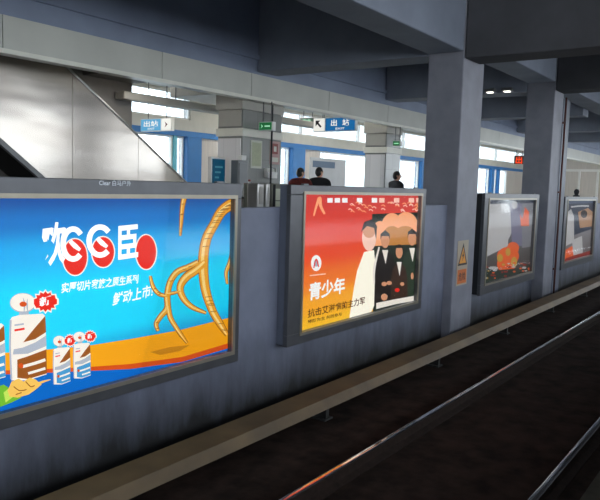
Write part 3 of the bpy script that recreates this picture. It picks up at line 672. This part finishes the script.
for x0, x1, y, lab in tubes:
    zc = 4.5 if x0 < 9 else 5.2; t = thing('ceiling_lamp', ((x0 + x1) / 2, y, zc), lab, 'ceiling lamp', 'platform ceiling lamps')
    MB().bbox(x0, x1, y - 0.12, y + 0.12, zc - 0.06, zc - 0.001, 0.01).build('housing', M['white_metal'], parent=t)
    MB().bbox(x0 + 0.05, x1 - 0.05, y - 0.1, y + 0.1, zc - 0.085, zc - 0.061, 0.008).build('diffuser', M['lamp'], parent=t)
for px, lab in ((491, 'left one of two small lamps under the second crossbeam'), (508, 'right one of two small lamps under the second crossbeam')):
    p = on_x(px, 93, X2 - 0.02)
    l = thing('spot_lamp', (X2 - 0.06, p.y, 4.86), lab, 'lamp', 'small lamps under the crossbeam')
    MB().bbox(X2 - 0.14, X2 - 0.01, p.y - 0.12, p.y + 0.12, 4.90, 4.97, 0.01).build('housing', M['grey_metal'], parent=l)
    MB().bbox(X2 - 0.13, X2 - 0.03, p.y - 0.07, p.y + 0.07, 4.87, 4.90, 0.008).build('lens', M['spot'], parent=l)

# ------------------------------------------------------------------ hanging signs (faces toward the left end of the platform)
def hang_sign(X, x0, y0, x1, y1, ztop_, label, panels, group='hanging platform signs', cat='hanging sign', glowk=0.8):
    a = on_x(x0, y1, X); c = on_x(x1, y1, X); t = on_x(x0, y0, X)
    yl, yr = a.y, c.y; z0, z1 = a.z, t.z     # yl is the larger y (farther, picture-left)
    r = thing('hanging_sign', (X + 0.06, (yl + yr) / 2, z0), label, cat, group)
    MB().bbox(X + 0.004, X + 0.12, yr, yl, z0, z1, 0.006).build('housing', M['white_metal'], parent=r)
    for f in (0.2, 0.8):
        y = yl + (yr - yl) * f; MB().cyl((X + 0.06, y, z1 - 0.01), (X + 0.06, y, ztop_), 0.012, n=8).build('hanger_rod', M['grey_metal'], parent=r)
    for name, f0, f1, bg, items in panels:
        m = MB(); A = yl + (yr - yl) * f0; B = yl + (yr - yl) * f1; e = 0.015
        m.add([(X, A - e, z0 + e), (X, B + e, z0 + e), (X, B + e, z1 - e), (X, A - e, z1 - e)], [(0, 1, 2, 3)], 0)
        mats = [bg]; h = z1 - z0
        for kind, fa, fb, za, zb, mt in items:
            mats.append(mt); k = len(mats) - 1; ya = A + (B - A) * fa; yb_ = A + (B - A) * fb
            if kind in ('nw', 'e'):
                cy, cz, s_ = (ya + yb_) / 2, z0 + h * (za + zb) / 2, h * (zb - za) / 2
                if kind == 'nw':   # arrow to the upper left (picture-left = +y)
                    m.add([(X - 0.003, cy + s_ * .9, cz + s_ * .9), (X - 0.003, cy - s_ * .3, cz + s_ * .9), (X - 0.003, cy + s_ * .9, cz - s_ * .3)], [(0, 1, 2)], k)
                    m.add([(X - 0.003, cy + s_ * .35, cz + s_ * .65), (X - 0.003, cy - s_ * .65, cz - s_ * .35), (X - 0.003, cy - s_ * .35, cz - s_ * .65), (X - 0.003, cy + s_ * .65, cz + s_ * .35)], [(0, 1, 2, 3)], k)
                else:
                    m.add([(X - 0.003, cy + s_ * .5, cz + s_ * .8), (X - 0.003, cy - s_ * .6, cz), (X - 0.003, cy + s_ * .5, cz - s_ * .8), (X - 0.003, cy + s_ * .1, cz)], [(0, 1, 2, 3)], k)
            elif kind == 'bar':
                m.add([(X - 0.003, ya, z0 + h * za), (X - 0.003, yb_, z0 + h * za), (X - 0.003, yb_, z0 + h * zb), (X - 0.003, ya, z0 + h * zb)], [(0, 1, 2, 3)], k)
            else:
                put_text(m, kind, (X - 0.003, ya, z0 + h * za), (X - 0.003, yb_, z0 + h * za), h * (zb - za), k, bold=0.02)
        m.build(name, mats, parent=r, fix=False)
    return r
SB = glow('sign_blue', (28, 110, 172), 0.75); SB2 = glow('sign_pale_blue', (92, 164, 206), 0.9); SW = glow('sign_white', (240, 238, 230), 0.9); SI = paint('sign_dark', (34, 30, 32), 0.5); SG = glow('sign_green', (30, 120, 66), 0.6); SGD = paint('sign_dull_green', (62, 92, 80), 0.5, 0.1); SR = glow('sign_led_red', (250, 74, 30), 1.2); SK = paint('sign_case', (40, 26, 24), 0.5); SLT = glow('sign_light_green', (180, 240, 200), 0.8); SA = paint('sign_arrow_brown', (110, 50, 56), 0.5)
hang_sign(12.2, 140.5, 119.3, 171, 131.5, 5.2, 'pale blue and white hanging exit sign with an arrow, just right of the escalator',
          [('blue_panel', 0.0, 0.68, SB2, [('\u51fa\u7ad9', .16, .86, .36, .84, SW), ('EXIT', .36, .7, .12, .27, SW)]), ('arrow_panel', 0.68, 1.0, SW, [('e', .1, .9, .2, .8, SA)])])
hang_sign(14.5, 313, 118.3, 355, 131.8, 5.2, 'deep blue hanging exit sign with a white arrow panel, past the wide clad column',
          [('arrow_panel', 0.0, 0.29, SW, [('nw', .1, .9, .15, .85, SI)]), ('blue_panel', 0.29, 1.0, SB, [('\u51fa', .20, .40, .38, .86, SW), ('\u7ad9', .58, .80, .38, .86, SW), ('EXIT', .36, .66, .12, .26, SW)])])
hang_sign(17.0, 299.5, 117.8, 314, 124, 5.2, 'dull green sign half hidden behind the deep blue sign', [('panel', 0.0, 1.0, SGD, [('\u5b89\u5168', .2, .8, .25, .75, SLT)])])
hang_sign(10.75, 258.5, 122, 272, 130.8, 4.24, 'green exit sign hung in front of the wide clad column', [('panel', 0.0, 1.0, SG, [('e', .05, .45, .2, .8, SLT), ('bar', .45, .85, .42, .58, SLT)])], 'green exit signs', 'exit sign')
hang_sign(16.5, 392.5, 140.8, 400, 146, 4.24, 'small green exit sign at the narrower clad column', [('panel', 0.0, 1.0, SG, [('bar', .2, .8, .4, .6, SLT)])], 'green exit signs', 'exit sign')
hang_sign(28.0, 513.5, 155.5, 523.5, 164.5, 5.2, 'small orange lit sign beside the farther pillar', [('panel', 0.0, 1.0, SK, [('\u51fa', .2, .85, .1, .9, SR)])])

# ------------------------------------------------------------------ things on the column and the platform
def flat_on_column(name, px, label, cat, mats, draw):
    p0 = on_y(px[0], px[3], 8.915); p1 = on_y(px[2], px[1], 8.915)
    r = thing(name, ((p0.x + p1.x) / 2, 8.92, p0.z), label, cat)
    MB().bbox(p0.x, p1.x, 8.905, 8.92, p0.z, p1.z, 0.004).build('board', mats[0], parent=r)
    m = MB(); w = p1.x - p0.x; h = p1.z - p0.z
    for (u0, v0, u1, v1, k) in draw:
        m.add([(p0.x + w * u0, 8.902 - 0.001 * k, p0.z + h * v0), (p0.x + w * u1, 8.902 - 0.001 * k, p0.z + h * v0), (p0.x + w * u1, 8.902 - 0.001 * k, p0.z + h * v1), (p0.x + w * u0, 8.902 - 0.001 * k, p0.z + h * v1)], [(0, 1, 2, 3)], k)
    m.build('print', mats, parent=r, fix=False)
PW = paint('notice_white', (220, 220, 208), 0.6, 0.03); PY = paint('notice_olive', (186, 190, 160), 0.6, 0.1, 20); PR = paint('notice_pink', (196, 158, 152), 0.6, 0.06); PB = paint('notice_red', (150, 84, 80), 0.6, 0.2, 20)
flat_on_column('notice', (250, 141, 262, 168), 'pale green and white notice on the wide clad column', 'notice', [PW, PY], [(.1, .08, .9, .92, 1)] )
flat_on_column('picture_notice', (269.5, 142, 279.5, 164), 'pink and red notice on the wide clad column', 'notice', [PR, PB, PW], [(.2, .45, .8, .9, 1), (.36, .55, .64, .78, 2), (.15, .1, .85, .3, 2)])
p = on_y(268, 178, 8.8); q = on_y(277.5, 168.5, 8.8)
r = thing('leaflet_holder', ((p.x + q.x) / 2, 8.9, p.z), 'small white leaflet holder below the pink notice', 'leaflet holder')
hb = MB(); hb.bbox(p.x, q.x, 8.80, 8.82, p.z, q.z - 0.08, 0.004); hb.box(p.x, p.x + .015, 8.82, 8.92, p.z, q.z); hb.box(q.x - .015, q.x, 8.82, 8.92, p.z, q.z); hb.box(p.x, q.x, 8.905, 8.92, p.z, q.z); hb.box(p.x, q.x, 8.82, 8.905, p.z, p.z + .015); hb.build('holder', M['white_metal'], parent=r)
lf = MB(); 
for k in range(3): lf.box(p.x + .03 + k * .08, p.x + .10 + k * .08, 8.84, 8.88, p.z + .02, q.z - .02)
lf.build('leaflets', PW, parent=r)
tag(MB().cyl((11.17, 8.77, 1.3), (11.17, 8.77, 4.235), 0.02, n=8).build('conduit', M['casing']), 'thin dark pole standing in front of the wide clad column', 'pole')
# teal information board
p = on_y(211.3, 157, 9.0); q = on_y(225.3, 157, 9.0)
r = thing('information_board', ((p.x + q.x) / 2, 9.045, 1.3), 'teal information board with white edges, left of the wide clad column', 'information board')
MB().bbox(p.x - 0.0, q.x, 9.0, 9.09, 1.3, p.z + 0.01, 0.01).build('body', M['white_metal'], parent=r)
m = MB(); m.box(p.x + 0.03, q.x - 0.02, 8.985, 9.0, 1.5, p.z - 0.03)
for k in range(7): m.add([(p.x + .09, 8.982, p.z - .2 - k * .1), (q.x - .09 - .05 * (k % 3), 8.982, p.z - .2 - k * .1), (q.x - .09 - .05 * (k % 3), 8.982, p.z - .165 - k * .1), (p.x + .09, 8.982, p.z - .165 - k * .1)], [(0, 1, 2, 3)], 1)
m.build('panel', [glow('board_teal', (8, 92, 128), 0.35), glow('board_text', (80, 150, 170), 0.4)], parent=r, fix=False)
# grey cabinet by the column
p = on_y(238.0, 160, 8.70); q = on_y(248.0, 160, 8.70)
r = thing('service_cabinet', ((p.x + q.x) / 2, 8.79, 1.3), 'tall grey cabinet against the wide clad column', 'cabinet')
MB().bbox(p.x, q.x, 8.70, 8.88, 1.3, p.z, 0.012).build('body', M['grey_metal'], parent=r)
dr = MB().bbox(p.x + .03, q.x - .03, 8.685, 8.70, 1.4, p.z - .05, 0.006).build('door', M['grey_metal'], parent=r)
MB().bbox(q.x - .1, q.x - .07, 8.66, 8.685, 2.2, 2.4, 0.006).build('handle', M['steel'], parent=dr)
c = on_y(246, 156, 8.5); tag(MB().bbox(q.x - 0.16, q.x - 0.02, 8.72, 8.84, p.z, p.z + 0.1, 0.01).build('small_box', M['white_metal']), 'small white box on the grey cabinet', 'box')
# white notice board
p = on_y(311, 157, 12.0); q = on_y(346, 157, 12.0)
r = thing('notice_board', ((p.x + q.x) / 2, 12.05, 1.3), 'big pale notice board with a grey-blue heading strip, behind the people', 'notice board')
MB().bbox(p.x, q.x, 12.0, 12.06, 1.75, p.z, 0.01).build('panel', paint('board_pale', (198, 200, 204), 0.5, 0.05), parent=r)
MB().bbox(p.x + .1, p.x + 1.35, 11.985, 12.0, p.z - .3, p.z - .1, 0.004).build('heading_strip', paint('board_heading', (92, 114, 140), 0.5, 0.05), parent=r)
for x in (p.x + .1, q.x - .15):
    MB().bbox(x, x + .05, 12.0, 12.06, 1.33, 1.75, 0.006).bbox(x - .02, x + .07, 11.8, 12.26, 1.3, 1.33, 0.006).build('leg', M['steel'], parent=r)
# ticket gate posts and machine behind the low wall
for px0, px1, lab in ((258.2, 264.5, 'left one of two steel gate posts seen between the light boxes'), (266.8, 270.5, 'right one of two steel gate posts seen between the light boxes')):
    p = on_y(px0, 183, 6.5); q = on_y(px1, 183, 6.5)
    r = thing('gate_post', ((p.x + q.x) / 2, 6.6, 1.3), lab, 'gate post', 'steel gate posts')
    MB().bbox(p.x, q.x, 6.5, 6.72, 1.34, p.z, 0.02).build('body', M['steel'], parent=r)
    MB().bbox(p.x - .005, q.x + .005, 6.48, 6.74, 1.3, 1.34, 0.01).build('base_plate', M['grey_metal'], parent=r)
    MB().bbox(p.x + .03, q.x - .03, 6.49, 6.5, 2.3, p.z - .06, 0.004).build('reader', M['stone_cap'], parent=r)
tag(MB().cyl((8.12, 6.30, 1.3), (8.12, 6.30, 2.60), 0.022, n=10).lathe((8.12, 6.30, 1.3), [(0.08, 0), (0.08, 0.02), (0.022, 0.03)], 14).build('barrier_pole', M['casing']), 'thin dark pole between the two steel gate posts', 'pole')
p = on_y(272.5, 183.5, 6.6); q = on_y(290, 183.5, 6.6)
r = thing('ticket_machine', ((p.x + q.x) / 2, 6.9, 1.3), 'low grey-green machine with pale bands, left of the red light box', 'machine')
MB().bbox(p.x, q.x, 6.6, 7.2, 1.3, p.z, 0.03).build('body', paint('machine_body', (112, 112, 100), 0.5, 0.08), parent=r)
MB().bbox(p.x + .08, q.x - .05, 6.585, 6.6, p.z - .26, p.z - .08, 0.006).bbox(p.x + .08, q.x - .05, 6.585, 6.6, p.z - .42, p.z - .28, 0.006).build('display_strip', paint('machine_pale', (196, 198, 176), 0.4, 0.05), parent=r)
MB().bbox(p.x + .25, q.x - .12, 6.585, 6.6, p.z - .66, p.z - .55, 0.006).build('slot_plate', glow('machine_lit', (236, 240, 214), 0.5), parent=r)
# counter with small items
p = on_y(243, 197, 7.4); q = on_y(256, 197, 7.4)
r = thing('display_counter', ((p.x + q.x) / 2, 7.6, 1.3), 'brown counter with pale uprights just right of the blue light box', 'counter')
MB().bbox(p.x - .3, q.x - .06, 7.42, 7.8, 1.3, p.z - .02, 0.01).build('body', paint('counter_brown', (120, 88, 78), 0.6, 0.2), parent=r)
MB().bbox(p.x - .33, q.x - .04, 7.38, 7.82, p.z - .02, p.z, 0.008).build('counter_top', M['casing'], parent=r)
for k in range(4): MB().bbox(p.x + k * .12, p.x + .05 + k * .12, 7.40, 7.42, 1.32, p.z - .03, 0.004).build('upright', M['stone_cap'], parent=r)
for k, (px, hh, lab) in enumerate(((245, .20, 'leftmost pale bottle on the brown counter'), (249, .26, 'tall pale bottle in the middle of the brown counter'), (253, .18, 'rightmost pale bottle on the brown counter'))):
    c = on_y(px, 197, 7.5)
    t = thing('bottle', (c.x, 7.5, p.z), lab, 'bottle', 'bottles on the brown counter')
    MB().lathe((c.x, 7.5, p.z), [(.035, 0), (.04, .02), (.04, hh * .6), (.022, hh * .8), (.02, hh)], 12).build('body', M['white_metal'], parent=t)
    MB().lathe((c.x, 7.5, p.z + hh), [(.024, 0), (.024, .03), (.02, .035)], 12).build('cap', paint('cap_red', (140, 50, 44), 0.5), parent=t)

# ------------------------------------------------------------------ people
def skin_mesh(verts, edges, radii, levels=2):
    me = bpy.data.meshes.new('sk'); me.from_pydata([tuple(v) for v in verts], edges, [])
    o = bpy.data.objects.new('sk', me); COL.objects.link(o)
    md = o.modifiers.new('s', 'SKIN'); md.use_smooth_shade = True
    for i, sv in enumerate(me.skin_vertices[0].data):
        rr = radii[i]; sv.radius = rr if isinstance(rr, tuple) else (rr, rr); sv.use_root = (i == 0)
    sb = o.modifiers.new('b', 'SUBSURF'); sb.levels = levels; sb.render_levels = levels
    dg = bpy.context.evaluated_depsgraph_get(); out = bpy.data.meshes.new_from_object(o.evaluated_get(dg))
    bpy.data.objects.remove(o); bpy.data.meshes.remove(me); return out
def chain(pts, radii, levels=2):
    return skin_mesh(pts, [(i, i + 1) for i in range(len(pts) - 1)], radii, levels)

def person(x, y, yaw, h, headyaw, top, trousers, label, arm=0):
    """local frame: faces -Y, x to the figure's left; 1.72 m tall"""
    s = h / 1.72; zf = 1.3
    r = thing('person', (x, y, zf), label, 'person')
    T = Matrix.Translation((x, y, zf)) @ Matrix.Rotation(yaw, 4, 'Z') @ Matrix.Scale(s, 4)
    TH = T @ Matrix.Translation((0, 0, 1.50)) @ Matrix.Rotation(headyaw, 4, 'Z') @ Matrix.Translation((0, 0, -1.50))
    bend = arm
    hand = {1: Vector((0.27, -0.03, 0.80)), -1: Vector((-0.27, -0.03, 0.80))}
    elbow = {1: Vector((0.255, 0.03, 1.08)), -1: Vector((-0.255, 0.03, 1.08))}
    if bend:
        hand[1] = Vector((0.10, -0.30, 1.12)); elbow[1] = Vector((0.25, -0.02, 1.08))
    V = [(0, 0, .94), (0, .0, 1.10), (0, .01, 1.28), (0, .012, 1.40), (0, .01, 1.48), (0, -.005, 1.55)]
    R = [(.135, .10), (.125, .09), (.15, .10), (.13, .085), (.056, .056), (.05, .052)]
    E = [(0, 1), (1, 2), (2, 3), (3, 4), (4, 5)]
    for sd in (1, -1):
        n = len(V); V += [(.185 * sd, .012, 1.40), elbow[sd], hand[sd]]; R += [.055, .042, .03]; E += [(3, n), (n, n + 1), (n + 1, n + 2)]
        n = len(V); V += [(.095 * sd, 0, .86), (.10 * sd, -.012, .48), (.10 * sd, .02, .09), (.11 * sd, -.11, .04)]; R += [.085, .058, .04, .034]; E += [(0, n), (n, n + 1), (n + 1, n + 2), (n + 2, n + 3)]
    b = MB(); b.mesh(skin_mesh(V, E, R), T)
    # head: skull, jaw, nose, ears
    hd = MB(); hd.ell((0, -.005, 1.625), (.074, .092, .105), 20, 14); hd.ell((0, -.035, 1.565), (.052, .058, .058), 16, 10)
    hd.ell((0, -.10, 1.598), (.013, .02, .024), 10, 8); hd.ell((0, -.09, 1.635), (.05, .018, .012), 12, 6)
    for sd in (1, -1): hd.ell((.076 * sd, .008, 1.61), (.012, .02, .032), 10, 8)
    hd.ell((0, -.088, 1.556), (.024, .011, .008), 10, 6)
    b.add([(TH @ Vector(p))[:] for p in hd.v], hd.f, 0, True)
    ey = MB()
    for sd in (1, -1): ey.ell((.031 * sd, -.083, 1.617), (.014, .010, .008), 10, 6)
    b.add([(TH @ Vector(p))[:] for p in ey.v], ey.f, 1, True)
    # hands
    for sd in (1, -1):
        hp = hand[sd]; dv = (hp - elbow[sd]).normalized(); side = Vector((0, -1, 0)) if not (bend and sd == 1) else Vector((0, 0, 1))
        side = (side - dv * side.dot(dv)).normalized(); nrm = dv.cross(side)
        b.mesh(chain([hp - dv * .01, hp + dv * .045, hp + dv * .085], [(.026, .02), (.036, .016), (.034, .014)], 1), T)
        for f, (off, ln) in enumerate(((.027, .068), (.009, .078), (-.009, .072), (-.027, .056))):
            p0 = hp + dv * .075 + side * off; b.mesh(chain([p0, p0 + dv * ln * .5 + nrm * .008 * sd, p0 + dv * ln * .95 + nrm * .026 * sd], [.009, .0085, .007], 1), T)
        p0 = hp + dv * .03 + side * .028; b.mesh(chain([p0, p0 + dv * .03 + side * .022, p0 + dv * .062 + side * .028 + nrm * .01 * sd], [.012, .010, .008], 1), T)
    b.build('body', [M['skin'], M['hair']], parent=r, fix=False)
    # jacket: torso and sleeves
    V = [(0, 0, .86), (0, 0, 1.0), (0, .0, 1.12), (0, .012, 1.30), (0, .015, 1.43), (0, .012, 1.50)]
    R = [(.20, .15), (.195, .14), (.19, .135), (.205, .14), (.18, .115), (.078, .075)]
    E = [(i, i + 1) for i in range(5)]
    for sd in (1, -1):
        n = len(V); V += [(.225 * sd, .015, 1.41), elbow[sd], hand[sd] * .93 + elbow[sd] * .07]; R += [.085, .07, .05]; E += [(4, n), (n, n + 1), (n + 1, n + 2)]
    j = MB(); j.mesh(skin_mesh(V, E, R), T); j.build('jacket', top, parent=r, fix=False)
    V = [(0, 0, .95), (0, 0, .88)]; R = [(.155, .115), (.16, .12)]; E = [(0, 1)]
    for sd in (1, -1):
        n = len(V); V += [(.098 * sd, 0, .80), (.102 * sd, -.012, .48), (.103 * sd, .015, .09)]; R += [.105, .078, .066]; E += [(1, n), (n, n + 1), (n + 1, n + 2)]
    j = MB(); j.mesh(skin_mesh(V, E, R), T); j.build('trousers', trousers, parent=r, fix=False)
    for sd in (1, -1):
        j = MB(); j.mesh(chain([(.105 * sd, .06, .042), (.108 * sd, -.03, .045), (.115 * sd, -.15, .032)], [(.042, .04), (.046, .044), (.042, .028)]), T); j.build('shoe', M['shoe'], parent=r, fix=False)
    hr = MB(); hr.ell((0, .012, 1.645), (.085, .098, .100), 22, 12, v0=0.0, v1=0.50)
    hr.ell((0, .040, 1.615), (.082, .078, .105), 22, 14, v0=0.1, v1=0.95)
    for sd in (1, -1): hr.ell((.074 * sd, -.012, 1.645), (.012, .03, .04), 10, 8)
    q = MB(); q.add([(TH @ Vector(p))[:] for p in hr.v], hr.f, 0, True); q.build('hair', M['hair'], parent=r, fix=False)
    return r
# yaw 0 faces -Y (towards the track)
person(13.25, 9.5, math.radians(118), 1.70, math.radians(-45), M['maroon'], M['navy'], 'person in a dark red checked jacket seen from behind, left of the one in black')
person(14.05, 9.5, math.radians(115), 1.74, math.radians(-40), M['black'], M['navy'], 'person in a black jacket in front of the pale notice board')
person(16.25, 8.5, math.radians(62), 1.73, math.radians(-25), M['black'], M['navy'], 'person in black turned to the right beside the narrower clad column', arm=1)

# ------------------------------------------------------------------ light
w = bpy.data.worlds.new('World'); S.world = w; w.use_nodes = True; nt = w.node_tree
bg = nt.nodes['Background']
tc = nt.nodes.new('ShaderNodeTexCoord'); sp = nt.nodes.new('ShaderNodeSeparateXYZ'); nt.links.new(tc.outputs['Generated'], sp.inputs[0])
rp = nt.nodes.new('ShaderNodeValToRGB'); rp.color_ramp.elements[0].position = 0.0; rp.color_ramp.elements[0].color = (0.86, 0.94, 1.0, 1); rp.color_ramp.elements[1].position = 0.6; rp.color_ramp.elements[1].color = (0.72, 0.84, 1.0, 1)
nt.links.new(sp.outputs['Z'], rp.inputs['Fac']); nt.links.new(rp.outputs['Color'], bg.inputs['Color'])
bg.inputs['Strength'].default_value = 6.0

S.view_settings.view_transform = 'Standard'; S.view_settings.look = 'None'; S.view_settings.exposure = 0.0; S.view_settings.gamma = 1.0
S.view_settings.use_curve_mapping = False
try:
    S.cycles.max_bounces = 8; S.cycles.diffuse_bounces = 5; S.cycles.transparent_max_bounces = 12
except Exception: pass
